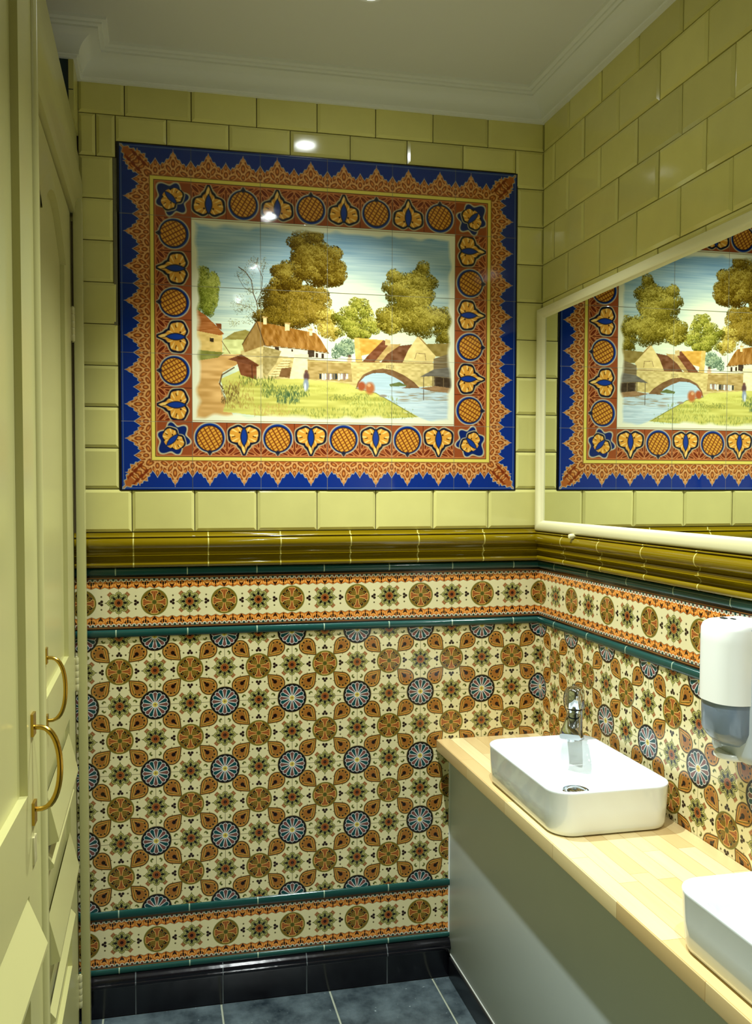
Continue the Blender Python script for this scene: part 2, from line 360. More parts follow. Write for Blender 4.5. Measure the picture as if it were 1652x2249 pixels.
    for i in range(7): poly([(600-i*14,880+i*16),(650-i*6,880+i*16),(640-i*6,888+i*16),(594-i*14,888+i*16)],(226,208,150) ,4); line([(600-i*14,890+i*16),(648-i*6,890+i*16)],.5,(120,96,56))
    poly([(590,935),(650,930),(640,995),(575,985)],(126,92,54)); poly([(262,880),(345,850),(455,915),(440,930),(320,895)],(112,66,38)); poly([(315,893),(445,925),(440,1005),(340,975)],(126,76,44),16); line([(410,915),(412,1000)],1.,(80,46,28))
    poly([(440,925),(478,910),(478,995),(440,1000)],(206,190,140))
    # bridge
    poly([(750,882),(1000,895),(1500,905),(1500,1045),(1430,1050),(1040,1058),(1000,1030),(750,1005)],(204,184,120),18,(8,4)); poly([(750,895),(1010,905),(1020,1020),(750,1000)],(176,150,92),20,(10,4))
    line([(750,884),(1000,897),(1500,907)],.8,(120,90,56)); 
    arch=[(1040,1062),(1052,1020),(1085,975),(1140,948),(1200,938),(1265,948),(1330,980),(1385,1020),(1420,1058)]
    poly(arch,(128,96,62),12); poly([(1046,1064),(1062,1020),(1095,985),(1145,966),(1210,965),(1270,990),(1320,1020),(1340,1050),(1300,1062)],(178,198,200),10,(40,2)); poly([(1240,1035),(1300,1020),(1350,1045),(1250,1048)],(112,122,72)); line([(1340,1060),(1343,1020)],.6,(110,90,60))
    for i in range(5): line([(1225+i*10,935),(1228+i*10,918)],.7,(110,96,60))
    # boat shed
    poly([(1500,880),(1640,835),(1640,1065),(1500,1045)],(128,112,80),16,(20,3)); poly([(1420,990),(1500,945),(1640,925),(1640,1000),(1500,985)],(116,110,96),12,(14,3)); poly([(1510,990),(1640,1003),(1640,1065),(1510,1045)],(72,58,42)); line([(1443,992),(1443,1130)],.9,(80,66,48)); line([(1495,985),(1495,1050)],.8,(80,66,48)); line([(1560,1000),(1560,1055)],.8,(130,110,80))
    poly([(1420,1058),(1510,1045),(1640,1065),(1640,1095),(1480,1075)],(150,118,80))
    # tufts
    def tufts(n_,xa,xb,ya,yb,c,ln=(2,5),al=.6):
        for i in range(n_):
            x,y=mp(rs.uniform(xa,xb),rs.uniform(ya,yb)); dab(x,y,.8,rs.uniform(*ln),np.array(c)+rs.randint(-16,17),al,rs.uniform(-.35,.35))
    tufts(260,470,760,1040,1110,(86,106,56)); tufts(180,560,700,1080,1150,(74,100,66)); tufts(120,330,560,985,1040,(96,108,50)); tufts(200,640,1380,1180,1245,(120,132,62)); tufts(160,760,1150,1040,1090,(206,204,110),(1,3)); tufts(120,880,1120,1095,1130,(116,124,58),(1,3)); tufts(200,240,420,1010,1180,(168,138,72)); tufts(140,220,330,1040,1150,(110,88,46)); tufts(120,420,640,1150,1225,(190,160,90)); tufts(110,980,1290,1110,1170,(140,150,70)); tufts(90,1000,1240,1140,1200,(206,206,120),(1,3))
    line([(300,930),(225,975),(210,1030),(230,1060)],1.4,(104,78,46)); line([(1040,1058),(1160,1088),(1290,1162),(1400,1235)],.8,(96,104,62),.7)
    # washing line, figures
    line([(815,968),(1000,968)],.5,(90,76,56))
    for i in range(11): poly([(822+i*16,968),(834+i*16,969),(835+i*16,1000+(i*7)%14),(821+i*16,1000+(i*5)%12)],[(60,64,60),(214,206,188),(196,196,190),(150,124,110),(206,204,196),(120,110,96)][i%6],4)
    for (x,y,rx,ry,c) in ((742,955,9,9,(122,84,60)),(742,985,15,24,(92,64,62)),(740,1035,15,32,(140,150,164)),(735,1050,6,22,(206,210,208)),(1075,1045,22,24,(166,84,46)),(1125,1058,26,32,(178,104,58)),(1120,1040,10,9,(206,164,120)),(1205,1105,22,7,(150,140,120)),(1003,862,10,8,(96,76,60)),(1003,885,14,14,(206,170,130))):
        a,b=mp(x,y); dab(a,b,rx*SC*1.1,ry*SC*1.1,c,.95)
    # soft pale margin
    mg=np.minimum(np.minimum(S*pw,(1-S)*pw),np.minimum(T*phh,(1-T)*phh))*MR
    lay(np.clip((.017+.016*(noise(26,26,9)-.4)-mg)/.010+.5,0,1),(230,228,196))
    C[y0:y1,x0:x1]=P_
    put((np.abs(h-.1985)<.001)*1.,(168,150,110))
    # joints between the tiles
    for i in range(1,6): put(mk_(np.abs(X-MW*i/6)-.0006,.0012),(128,124,104))
    for i in range(1,5): put(mk_(np.abs(Y-MH*i/5)-.0006,.0012),(128,124,104))
    return np.clip(C,0,255)
# ------------------------------------------------------------------ helpers
def link(o, parent=None):
    COL.objects.link(o)
    if parent is not None: o.parent = parent
    return o
class MB:
    "collects faces for ONE mesh object"
    def __init__(s): s.v=[]; s.f=[]; s.m=[]; s.uv=[]; s.sm=[]
    def face(s, pts, mat=0, uv=None, smooth=False):
        n=len(s.v); s.v+= [tuple(p) for p in pts]; s.f.append(tuple(range(n,n+len(pts)))); s.m.append(mat); s.uv.append(uv); s.sm.append(smooth)
    def box(s, x0,x1,y0,y1,z0,z1, mat=0):
        if x0>x1:x0,x1=x1,x0
        if y0>y1:y0,y1=y1,y0
        P=lambda a,b,c:((x0,x1)[a],(y0,y1)[b],(z0,z1)[c])
        for q in (((0,0,0),(0,1,0),(1,1,0),(1,0,0)),((0,0,1),(1,0,1),(1,1,1),(0,1,1)),((0,0,0),(1,0,0),(1,0,1),(0,0,1)),((1,1,0),(0,1,0),(0,1,1),(1,1,1)),((0,1,0),(0,0,0),(0,0,1),(0,1,1)),((1,0,0),(1,1,0),(1,1,1),(1,0,1))):
            s.face([P(*k) for k in q],mat)
    def grid(s, rows, mat=0, smooth=True, closed=False, uvs=None):
        "rows of points -> quads"
        for i in range(len(rows)-1):
            a,b=rows[i],rows[i+1]; n=len(a)
            for j in range(n if closed else n-1):
                k=(j+1)%n
                s.face([a[j],a[k],b[k],b[j]],mat,None if uvs is None else [uvs[i][j],uvs[i][k],uvs[i+1][k],uvs[i+1][j]],smooth)
    def lathe(s, prof, c, axis='Z', n=32, mat=0):
        rows=[]
        for r,h in prof:
            row=[]
            for k in range(n):
                a=2*math.pi*k/n; p,q=r*math.cos(a),r*math.sin(a)
                row.append({'Z':(c[0]+p,c[1]+q,c[2]+h),'X':(c[0]+h,c[1]+p,c[2]+q),'Y':(c[0]+q,c[1]+h,c[2]+p)}[axis])
            rows.append(row)
        s.grid(rows,mat,True,True)
    def tube(s, pts, rad, n=12, mat=0, caps=True):
        rows=[]; ref=None
        for i,p in enumerate(pts):
            p=Vector(p); a=Vector(pts[max(i-1,0)]); b=Vector(pts[min(i+1,len(pts)-1)]); d=(b-a).normalized()
            if ref is None:
                ref=d.orthogonal().normalized()
            ref=(ref-d*ref.dot(d)).normalized(); q=d.cross(ref); r=rad[i] if isinstance(rad,(list,tuple)) else rad
            rows.append([tuple(p+(ref*math.cos(2*math.pi*k/n)+q*math.sin(2*math.pi*k/n))*r) for k in range(n)])
        s.grid(rows,mat,True,True)
        if caps: s.face(rows[0][::-1],mat); s.face(rows[-1],mat)
    def sweep(s, prof, path, mat=0, uvf=None, smooth=True, caps=True):
        "profile (offset to the right of the path, z) along a plan path with mitred corners"
        P=[Vector((a,b)) for a,b in path]; N=[]
        for i in range(len(P)-1):
            d=(P[i+1]-P[i]).normalized(); N.append(Vector((d.y,-d.x)))
        rows=[]; uvs=[]; L=0.
        for i,p in enumerate(P):
            if i==0: m=N[0]
            elif i==len(P)-1: m=N[-1]
            else: m=(N[i-1]+N[i])/(1+N[i-1].dot(N[i]))
            if i: L+=(P[i]-P[i-1]).length
            rows.append([(p.x+m.x*d,p.y+m.y*d,z) for d,z in prof]); uvs.append([(uvf(i,L) if uvf else L,k/len(prof)) for k in range(len(prof))])
        s.grid(rows,mat,smooth,False,uvs)
        if caps: s.face(rows[0][::-1],mat); s.face(rows[-1],mat)
    def build(s, name, mats, parent=None, merge=True, bevel=0, seg=2, sharp=35):
        me=bpy.data.meshes.new(name); me.from_pydata(s.v,[],s.f)
        for m in (mats if isinstance(mats,(list,tuple)) else [mats]): me.materials.append(m)
        me.polygons.foreach_set('material_index',s.m); me.polygons.foreach_set('use_smooth',s.sm)
        if any(u is not None for u in s.uv):
            l=me.uv_layers.new(name='UVMap'); k=0; data=l.data
            for f,u in zip(s.f,s.uv):
                for j in range(len(f)):
                    if u is not None: data[k].uv=u[j]
                    k+=1
        if merge or bevel:
            bm=bmesh.new(); bm.from_mesh(me); bmesh.ops.remove_doubles(bm,verts=bm.verts,dist=1e-5); bmesh.ops.recalc_face_normals(bm,faces=bm.faces)
            if bevel:
                ed=[e for e in bm.edges if len(e.link_faces)==2 and e.calc_face_angle(0)>math.radians(sharp)]
                bmesh.ops.bevel(bm,geom=ed,offset=bevel,segments=seg,affect='EDGES',profile=.6,clamp_overlap=True)
            for e in bm.edges:
                if len(e.link_faces)==2 and e.calc_face_angle(0)>math.radians(sharp): e.smooth=False
            bm.to_mesh(me); bm.free()
            if bevel: me.polygons.foreach_set('use_smooth',[True]*len(me.polygons))
        return link(bpy.data.objects.new(name,me),parent)
def thing(name,label,cat,loc=(0,0,0),group=None):
    o=bpy.data.objects.new(name,None); o.empty_display_size=.05; link(o); o.location=loc
    return tag(o,label,cat,group)
def tag(o,label,cat,group=None):
    o['label']=label; o['category']=cat
    if group: o['group']=group
    return o
def struct(o): o['kind']='structure'; return o
def under(root,o):
    "child built in world coordinates"
    o.parent=root; o.matrix_parent_inverse=Matrix.Translation(root.location).inverted(); return o
# ------------------------------------------------------------------ materials
def rgb(*c): return (*lin(c),1)
def mat(name, col, rough=.4, metal=0., spec=.5, vary=.06, vscale=6., bump=0., bscale=30., coat=0., bdist=.002):
    m=bpy.data.materials.new(name); m.use_nodes=True; nt=m.node_tree; b=nt.nodes['Principled BSDF']
    b.inputs['Roughness'].default_value=rough; b.inputs['Metallic'].default_value=metal; b.inputs['Specular IOR Level'].default_value=spec; b.inputs['Coat Weight'].default_value=coat
    b.inputs['Coat Roughness'].default_value=.05
    tc=nt.nodes.new('ShaderNodeTexCoord'); n=nt.nodes.new('ShaderNodeTexNoise'); n.inputs['Scale'].default_value=vscale; n.inputs['Detail'].default_value=4
    nt.links.new(tc.outputs['Object'],n.inputs['Vector'])
    mx=nt.nodes.new('ShaderNodeMix'); mx.data_type='RGBA'; c=lin(col)
    mx.inputs[6].default_value=(*[max(0,v*(1-vary)) for v in c],1); mx.inputs[7].default_value=(*[min(1,v*(1+vary)) for v in c],1)
    nt.links.new(n.outputs['Fac'],mx.inputs[0]); nt.links.new(mx.outputs[2],b.inputs['Base Color'])
    if bump:
        n2=nt.nodes.new('ShaderNodeTexNoise'); n2.inputs['Scale'].default_value=bscale; n2.inputs['Detail'].default_value=2; nt.links.new(tc.outputs['Object'],n2.inputs['Vector'])
        bp=nt.nodes.new('ShaderNodeBump'); bp.inputs['Strength'].default_value=bump; bp.inputs['Distance'].default_value=bdist; nt.links.new(n2.outputs['Fac'],bp.inputs['Height']); nt.links.new(bp.outputs[0],b.inputs['Normal'])
        if coat: nt.links.new(bp.outputs[0],b.inputs['Coat Normal'])
    return m
def bsdf(m): return m.node_tree.nodes['Principled BSDF']
def pattern_mat(name, fn):
    "glazed decorated tiles: the drawing is computed by math nodes from the UVs (1 unit = one 200 mm tile)"
    m=mat(name,CREAM,.13,bump=.12,bscale=14.,bdist=.004); nt=m.node_tree; b=bsdf(m)
    uv=nt.nodes.new('ShaderNodeUVMap'); uv.uv_map='UVMap'; sp=nt.nodes.new('ShaderNodeSeparateXYZ'); nt.links.new(uv.outputs[0],sp.inputs[0])
    base=b.inputs['Base Color'].links[0].from_socket
    c=fn(ND(nt),sp.outputs[0],sp.outputs[1],base); nt.links.new(c,b.inputs['Base Color'])
    return m
def jointed(m, rgbv, width):
    "adds pale grout joints where the first UV coordinate passes an integer"
    nt=m.node_tree; b=bsdf(m); K=ND(nt)
    uv=nt.nodes.new('ShaderNodeUVMap'); uv.uv_map='UVMap'; sp=nt.nodes.new('ShaderNodeSeparateXYZ'); nt.links.new(uv.outputs[0],sp.inputs[0])
    a=mk(K)[-1](sp.outputs[0]); c=K.mix(b.inputs['Base Color'].links[0].from_socket,K.mask(K.op('ADD',a,-width),width*.6),rgbv); nt.links.new(c,b.inputs['Base Color'])
    return m
def island_vary(m, amt=.16):
    "every tile of a mesh gets its own slight shade"
    nt=m.node_tree; b=bsdf(m); g=nt.nodes.new('ShaderNodeNewGeometry'); h=nt.nodes.new('ShaderNodeHueSaturation')
    mr=nt.nodes.new('ShaderNodeMapRange'); mr.inputs[3].default_value=1-amt; mr.inputs[4].default_value=1+amt*.4
    nt.links.new(g.outputs['Random Per Island'],mr.inputs[0]); nt.links.new(mr.outputs[0],h.inputs['Value'])
    nt.links.new(b.inputs['Base Color'].links[0].from_socket,h.inputs['Color']); nt.links.new(h.outputs[0],b.inputs['Base Color'])
    return m
M={}
M['cream']=island_vary(mat('cream_glaze',(220,213,132),.10,vary=.10,vscale=9,bump=.10,bscale=9,bdist=.004))
M['cream_wall']=mat('cream_wall',(203,197,118),.2,vary=.1)
M['grout']=mat('dark_grout',(74,62,26),.8,vary=.3,vscale=40)
M['mortar']=mat('grey_mortar',(112,108,84),.9,vary=.2,vscale=30,bump=.6,bscale=60)
M['olive']=jointed(mat('olive_glaze',(122,102,5),.06,vary=.12,vscale=5,coat=.3,bump=.05,bscale=10),(206,196,112),.008)
M['green']=jointed(mat('green_glaze',(22,68,62),.13,vary=.2,vscale=7,bump=.08,bscale=20),(158,178,150),.008)
M['black']=jointed(mat('black_glaze',(15,14,20),.14,vary=.4,vscale=14,bump=.25,bscale=30),(92,98,100),.006)
M['dim_wall']=mat('grey_brown_wall',(120,112,92),.6,vary=.08)
M['plinth']=mat('black_plinth',(14,14,18),.3,vary=.3)
M['teal']=mat('dark_teal_tile',(14,40,46),.2,vary=.3)
M['white_paint']=mat('white_ceiling_paint',(222,222,214),.6,vary=.03,vscale=3)
M['plaster']=mat('white_plaster',(232,234,228),.5,vary=.02,vscale=3)
M['panel_tiles']=pattern_mat('decorated_tiles',panel)
M['frieze_tiles']=pattern_mat('frieze_tiles',frieze)
M['door']=mat('cream_gloss_paint',(184,180,120),.3,vary=.07,vscale=4,bump=.08,bscale=8)
M['brass']=mat('brass',(196,160,70),.22,1.,vary=.1)
M['chrome']=mat('chrome',(205,210,214),.07,1.,vary=.02)
M['darkchrome']=mat('dark_gap',(18,22,24),.3,vary=.1)
M['ceramic']=mat('white_ceramic',(228,236,238),.07,vary=.01,coat=.4)
M['vanity']=mat('grey_laminate',(184,194,192),.42,vary=.04,vscale=5)
M['frame']=mat('cream_frame_paint',(232,226,178),.25,vary=.03)
M['plastic']=mat('white_plastic',(236,240,234),.25,vary=.01)
M['window']=mat('smoked_plastic',(112,128,146),.15,vary=.10,vscale=18)
M['smoke2']=mat('frosted_plastic',(176,186,190),.25,vary=.05)
M['logo']=mat('grey_print',(138,152,150),.5)
M['mirror']=mat('mirror_silver',(236,240,236),.0,1.,vary=.0)
M['lamp_ring']=mat('white_lamp_ring',(235,235,230),.3,vary=.02)
def emit(name,col,st):
    m=bpy.data.materials.new(name); m.use_nodes=True; b=bsdf(m); b.inputs['Base Color'].default_value=(1,1,1,1); b.inputs['Emission Color'].default_value=(*col,1); b.inputs['Emission Strength'].default_value=st; return m
M['bulb']=emit('lit_bulb',LAMP_COLOR,90.)
def slate():
    m=mat('slate_floor',(58,70,76),.28,vary=.0); nt=m.node_tree; b=bsdf(m)
    tc=nt.nodes.new('ShaderNodeTexCoord'); n=nt.nodes.new('ShaderNodeTexNoise'); n.inputs['Scale'].default_value=9; n.inputs['Detail'].default_value=8; n.inputs['Roughness'].default_value=.65; nt.links.new(tc.outputs['Object'],n.inputs['Vector'])
    cr=nt.nodes.new('ShaderNodeValToRGB'); nt.links.new(n.outputs['Fac'],cr.inputs[0]); e=cr.color_ramp.elements; e[0].position=.32; e[0].color=rgb(30,40,46); e[1].position=.72; e[1].color=rgb(96,110,114)
    v=nt.nodes.new('ShaderNodeTexNoise'); v.inputs['Scale'].default_value=70; v.inputs['Detail'].default_value=3; nt.links.new(tc.outputs['Object'],v.inputs['Vector'])
    K=ND(nt); k=K.op('MULTIPLY_ADD',v.outputs['Fac'],9.,-6.3,clamp=True); c=K.mix(cr.outputs[0],k,(176,190,190)); nt.links.new(c,b.inputs['Base Color'])
    bp=nt.nodes.new('ShaderNodeBump'); bp.inputs['Strength'].default_value=.35; bp.inputs['Distance'].default_value=.004; nt.links.new(n.outputs['Fac'],bp.inputs['Height']); nt.links.new(bp.outputs[0],b.inputs['Normal'])
    return m
M['slate']=slate()
M['pale_grout']=mat('pale_floor_grout',(150,156,136),.8,vary=.2,vscale=30)
def wood():
    m=mat('beech_staves',(226,204,142),.32,vary=.0); nt=m.node_tree; b=bsdf(m)
    tc=nt.nodes.new('ShaderNodeTexCoord'); mp_=nt.nodes.new('ShaderNodeMapping'); mp_.inputs['Rotation'].default_value=(0,0,math.radians(90)); nt.links.new(tc.outputs['Object'],mp_.inputs[0])
    br=nt.nodes.new('ShaderNodeTexBrick'); nt.links.new(mp_.outputs[0],br.inputs['Vector']); br.offset=.37; br.squash=.8; br.squash_frequency=3
    br.inputs['Color1'].default_value=rgb(230,212,160); br.inputs['Color2'].default_value=rgb(198,166,108); br.inputs['Mortar'].default_value=rgb(170,136,78)
    br.inputs['Scale'].default_value=1.; br.inputs['Mortar Size'].default_value=.0006; br.inputs['Bias'].default_value=-.2; br.inputs['Brick Width'].default_value=.33; br.inputs['Row Height'].default_value=.042
    n=nt.nodes.new('ShaderNodeTexNoise'); n.inputs['Scale'].default_value=1.; n.inputs['Detail'].default_value=6; m2=nt.nodes.new('ShaderNodeMapping'); m2.inputs['Scale'].default_value=(120,5,60); nt.links.new(tc.outputs['Object'],m2.inputs[0]); nt.links.new(m2.outputs[0],n.inputs['Vector'])
    K=ND(nt); k=K.op('MULTIPLY_ADD',n.outputs['Fac'],1.2,-.35,clamp=True); k=K.op('MULTIPLY',k,.35); c=K.mix(br.outputs['Color'],k,(196,160,92)); nt.links.new(c,b.inputs['Base Color'])
    return m
M['wood']=wood()
P=.2
XO,YO,ZA=.0102,-.0153,1.10            # where the decorated tiles start
XL=-1.3877; YF=-3.6                   # left end of the tiled back wall, wall behind the camera
# ------------------------------------------------------------------ room shell
def slab(name,mt,*b):
    m=MB(); m.box(*b); return struct(m.build(name,mt))
wb=slab('wall_back',M['grout'],-2.5,.15,.008,.12,0,2.9)
wr=slab('wall_right',M['grout'],.008,.12,YF,.008,0,2.9)
slab('wall_front',M['dim_wall'],-2.5,.15,YF-.1,YF,0,2.9)
slab('wall_left',M['teal'],-2.5,-2.4,YF,.008,0,2.9)
slab('ceiling',M['white_paint'],-2.5,.15,YF-.1,.12,CEIL,CEIL+.1)
# floor: slate tiles over pale grout
m=MB(); m.box(-2.5,.15,YF-.1,.12,-.08,-.003,0)
xs=[-1.3425-.3325*k for k in range(3,0,-1)]+[-1.3425,-1.005,-.678,-.352,-.02]; ys=[-.012-.36*k for k in range(11)]
for i in range(len(xs)-1):
    for j in range(len(ys)-1):
        o=(.0,.012)[i%2]*0
        m.box(xs[i]+.003,xs[i+1]-.003,ys[j+1]+.003+o,ys[j]-.003+o,-.003,random.uniform(-.0004,.0004),1)
struct(m.build('floor',[M['pale_grout'],M['slate']]))
# glazed bevelled tiles
def bevel_tile(m,fn,a0,a1,b0,b1,g=.0012,bw=.0085,dep=.0035,tilt=.004):
    a0,a1=min(a0,a1)+g,max(a0,a1)-g; b0+=g; b1-=g
    bw=min(bw,(a1-a0)*.3,(b1-b0)*.3)
    ta,tb=random.gauss(0,tilt),random.gauss(0,tilt); o=random.gauss(0,.0004); ca,cb=(a0+a1)/2,(b0+b1)/2
    z=lambda a,b:(a-ca)*ta+(b-cb)*tb+o
    out=[(a0,b0),(a1,b0),(a1,b1),(a0,b1)]; inn=[(a0+bw,b0+bw),(a1-bw,b0+bw),(a1-bw,b1-bw),(a0+bw,b1-bw)]
    O=[fn(a,b,dep+z(a,b)) for a,b in out]; I=[fn(a,b,z(a,b)) for a,b in inn]; B=[fn(a,b,.009) for a,b in out]
    m.face(I)
    for k in range(4):
        l=(k+1)%4; m.face([O[k],O[l],I[l],I[k]]); m.face([B[k],B[l],O[l],O[k]])
back=lambda a,b,d:(a,d,b)
right=lambda a,b,d:(d,a,b)
ZR=lambda k:2.5675-.11606*k
m=MB()
def row(js,z0,z1,fn=back):
    for a,b in zip(js[:-1],js[1:]): bevel_tile(m,fn,a,b,z0,z1)
row([XL,-1.2616,-1.077,-.8903,-.7126,-.5351,-.3567,-.1804,.007],ZR(0),2.675)
row([XL,-1.34,-1.2872],ZR(1),ZR(0)); row([-1.2872,-1.146,-.9704,-.7922,-.6127,-.4377,-.2606,-.0889],2.496,ZR(0)); row([-.0889,.007],ZR(1),ZR(0))
for k in range(2,10):
    row([XL,-1.2945 if k<5 else -1.2835],ZR(k),ZR(k-1)); row([-.0825,.007],ZR(k),ZR(k-1))
row([XL,-1.2503,-1.0734,-.8925,-.7129,-.5323,-.3507,-.1714,.007],1.400,ZR(9))
m.build('cream_tiles',M['cream'],wb)
m=MB()
for k in range(0,11):
    off=(-.164,-.0745)[k%2]; js=[.0012]+[off-.1822*i for i in range(20)]
    row(js,1.400 if k==10 else ZR(k),2.675 if k==0 else ZR(k-1),right)
m.build('cream_tiles',M['cream'],wr)
m=MB(); m.box(-1.2945,-1.2800,.0015,.009,1.985,2.30); m.box(-1.2945,-1.2800,.004,.009,2.30,2.45); 
m.build('mortar',M['mortar'],wb)
def plate(name,mt,wall,z0,z1,zc,x0=-1.46,y1=YF,off=0.):
    m=MB()
    if wall is wb:
        c=lambda x,z:((x-XO)/P+off,(z-zc)/P)
        m.face([(x0,0,z0),(0,0,z0),(0,0,z1),(x0,0,z1)],0,[c(x0,z0),c(0,z0),c(0,z1),c(x0,z1)])
    else:
        c=lambda y,z:((y-YO)/P+off,(z-zc)/P)
        m.face([(0,0,z0),(0,y1,z0),(0,y1,z1),(0,0,z1)],0,[c(0,z0),c(y1,z0),c(y1,z1),c(0,z1)])
    # thickness behind the face
    q=m.v[:4]; d=(0,.009,0) if wall is wb else (.009,0,0); bk=[tuple(a+b for a,b in zip(p,d)) for p in q]
    for k in range(4): m.face([q[k],bk[k],bk[(k+1)%4],q[(k+1)%4]],0,[(.05,.4)]*4)
    m.face(bk[::-1],0,[(.05,.4)]*4)
    return m.build(name,mt,wall)
for W_ in (wb,wr):
    plate('decorated_tiles',M['panel_tiles'],W_,.305,1.103,ZA)
    plate('frieze_tiles',M['frieze_tiles'],W_,1.119,1.279,1.1982)
    plate('lower_frieze_tiles',M['frieze_tiles'],W_,.132,.286,.2092)
# ------------------------------------------------------------------ mouldings
PATH=[(-1.46,0),(0,0),(0,YF)]
def juv(pitch,ob,orr):
    # joints where the value is an integer; the corner has its own origin on either wall
    return [((1.46-ob)/pitch),(-ob/pitch),((-YF-orr)/pitch)],orr
n_trim=[0]
def trim(prof,mt,pitch,ob,orr,z0):
    n_trim[0]+=1; m=MB(); pr=[(d,z0+z) for d,z in prof]
    m.sweep(pr,PATH[:2],0,lambda i,L:(1.46-L-ob)/pitch,caps=False)
    mm=MB(); # both runs with a mitre at the corner
    rows=[[(-1.46,-d,z) for d,z in pr],[(-d,-d,z) for d,z in pr]]; rows2=[rows[1],[(-d,YF,z) for d,z in pr]]
    n=len(pr)
    mm.grid(rows,0,True,False,[[((1.46-ob)/pitch,k/n) for k in range(n)],[((d-ob)/pitch,k/n) for k,(d,z) in enumerate(pr)]])
    mm.grid(rows2,0,True,False,[[((d-orr)/pitch,k/n) for k,(d,z) in enumerate(pr)],[((-YF-orr)/pitch,k/n) for k in range(n)]])
    return struct(mm.build('trim_%d'%n_trim[0],mt,sharp=50))
def arc(c,r,a0,a1,n): return [(c[0]+r*math.cos(math.radians(a0+(a1-a0)*i/n)),c[1]+r*math.sin(math.radians(a0+(a1-a0)*i/n))) for i in range(n+1)]
OL=[(-.002,0),(.004,.0005)]+arc((.0085,.0095),.009,-85,85,9)+[(.0085,.019),(.0075,.022)]+[(.0072+.0018*k*k/9,.022+.0042*k/3*1.05) for k in range(0,10,3)]+[(.0145,.0365),(.0155,.0385),(.0155,.0425),(.0145,.0445)]+[(.0105,.046),(.0100,.0515)]+[(.0125+.0145*math.sin(t),.052+.034*(1-math.cos(t))/2) for t in [math.pi*k/14 for k in range(1,13)]]+[(.0165,.0862),(.0205,.0868),(.0212,.0885),(.0200,.0902),(.010,.0912),(.0085,.0925),(.0075,.1),(-.002,.1)]
trim(OL,M['olive'],.2108,.193,.192,1.299)
def pencil(h,d): return [(-.002,0),(d*.35,.0003),(d*.8,h*.12),(d,h*.32),(d,h*.62),(d*.8,h*.88),(d*.35,h-.0003),(-.002,h)]
trim(pencil(.0215,.007),M['green'],.2016,.088,.115,1.2762)
trim(pencil(.0215,.007),M['green'],.2016,.088,.115,1.0995)
trim(pencil(.0235,.006),M['green'],.2016,.088,.115,.2825)
trim(pencil(.018,.006),M['green'],.2016,.088,.115,.1190)
SK=[(.0,0),(.013,0),(.013,.083),(.015,.0865),(.0205,.089),(.0215,.093),(.0205,.097),(.017,.0985),(.017,.1015),(.0165,.107),(.012,.112),(.008,.114),(.006,.1195),(-.001,.1195)]
def skirt(name,prof,pts,uvf):
    m=MB(); m.sweep(prof,pts,0,uvf,caps=True); return struct(m.build(name,M['black'],sharp=50))
skirt('baseboard_back',SK,[(-1.46,0),(-.2935,0)],lambda i,L:(-1.46+L+.4968)/.2515)
# cornice
CR=[(-.002,2.650),(.010,2.650),(.012,2.6565),(.016,2.6575)]+[(.016+.052*(1-math.cos(t)),2.6575+.044*math.sin(t)) for t in [math.pi/2*k/8 for k in range(1,9)]]+[(.0685,2.7065),(.078,2.7085),(.079,2.7125),(.089,2.715),(.092,CEIL+.001),(-.002,CEIL+.001)]
m=MB(); m.sweep(CR,[(-2.4,-.12),(XL,-.12),(XL,0),(0,0),(0,YF)],0); n_trim[0]+=1
struct(m.build('trim_%d'%n_trim[0],M['plaster'],sharp=25))
# boxed-in corner behind the doors, with dark tiles and a cream tiled reveal
m=MB(); m.box(-2.4,-1.425,-.12,.008,0,2.53,0); m.box(-2.4,XL-.0005,-.12,.008,2.53,CEIL,0)
m.face([(XL,-.12,2.53),(XL,0,2.53),(XL,0,2.66),(XL,-.12,2.66)],1)
m.box(XL-.012,XL+.001,-.122,-.002,2.574,2.66,1); m.box(XL-.012,XL+.001,-.122,-.002,2.50,2.571,1)
struct(m.build('wall_boxing',[M['teal'],M['cream_wall']]))
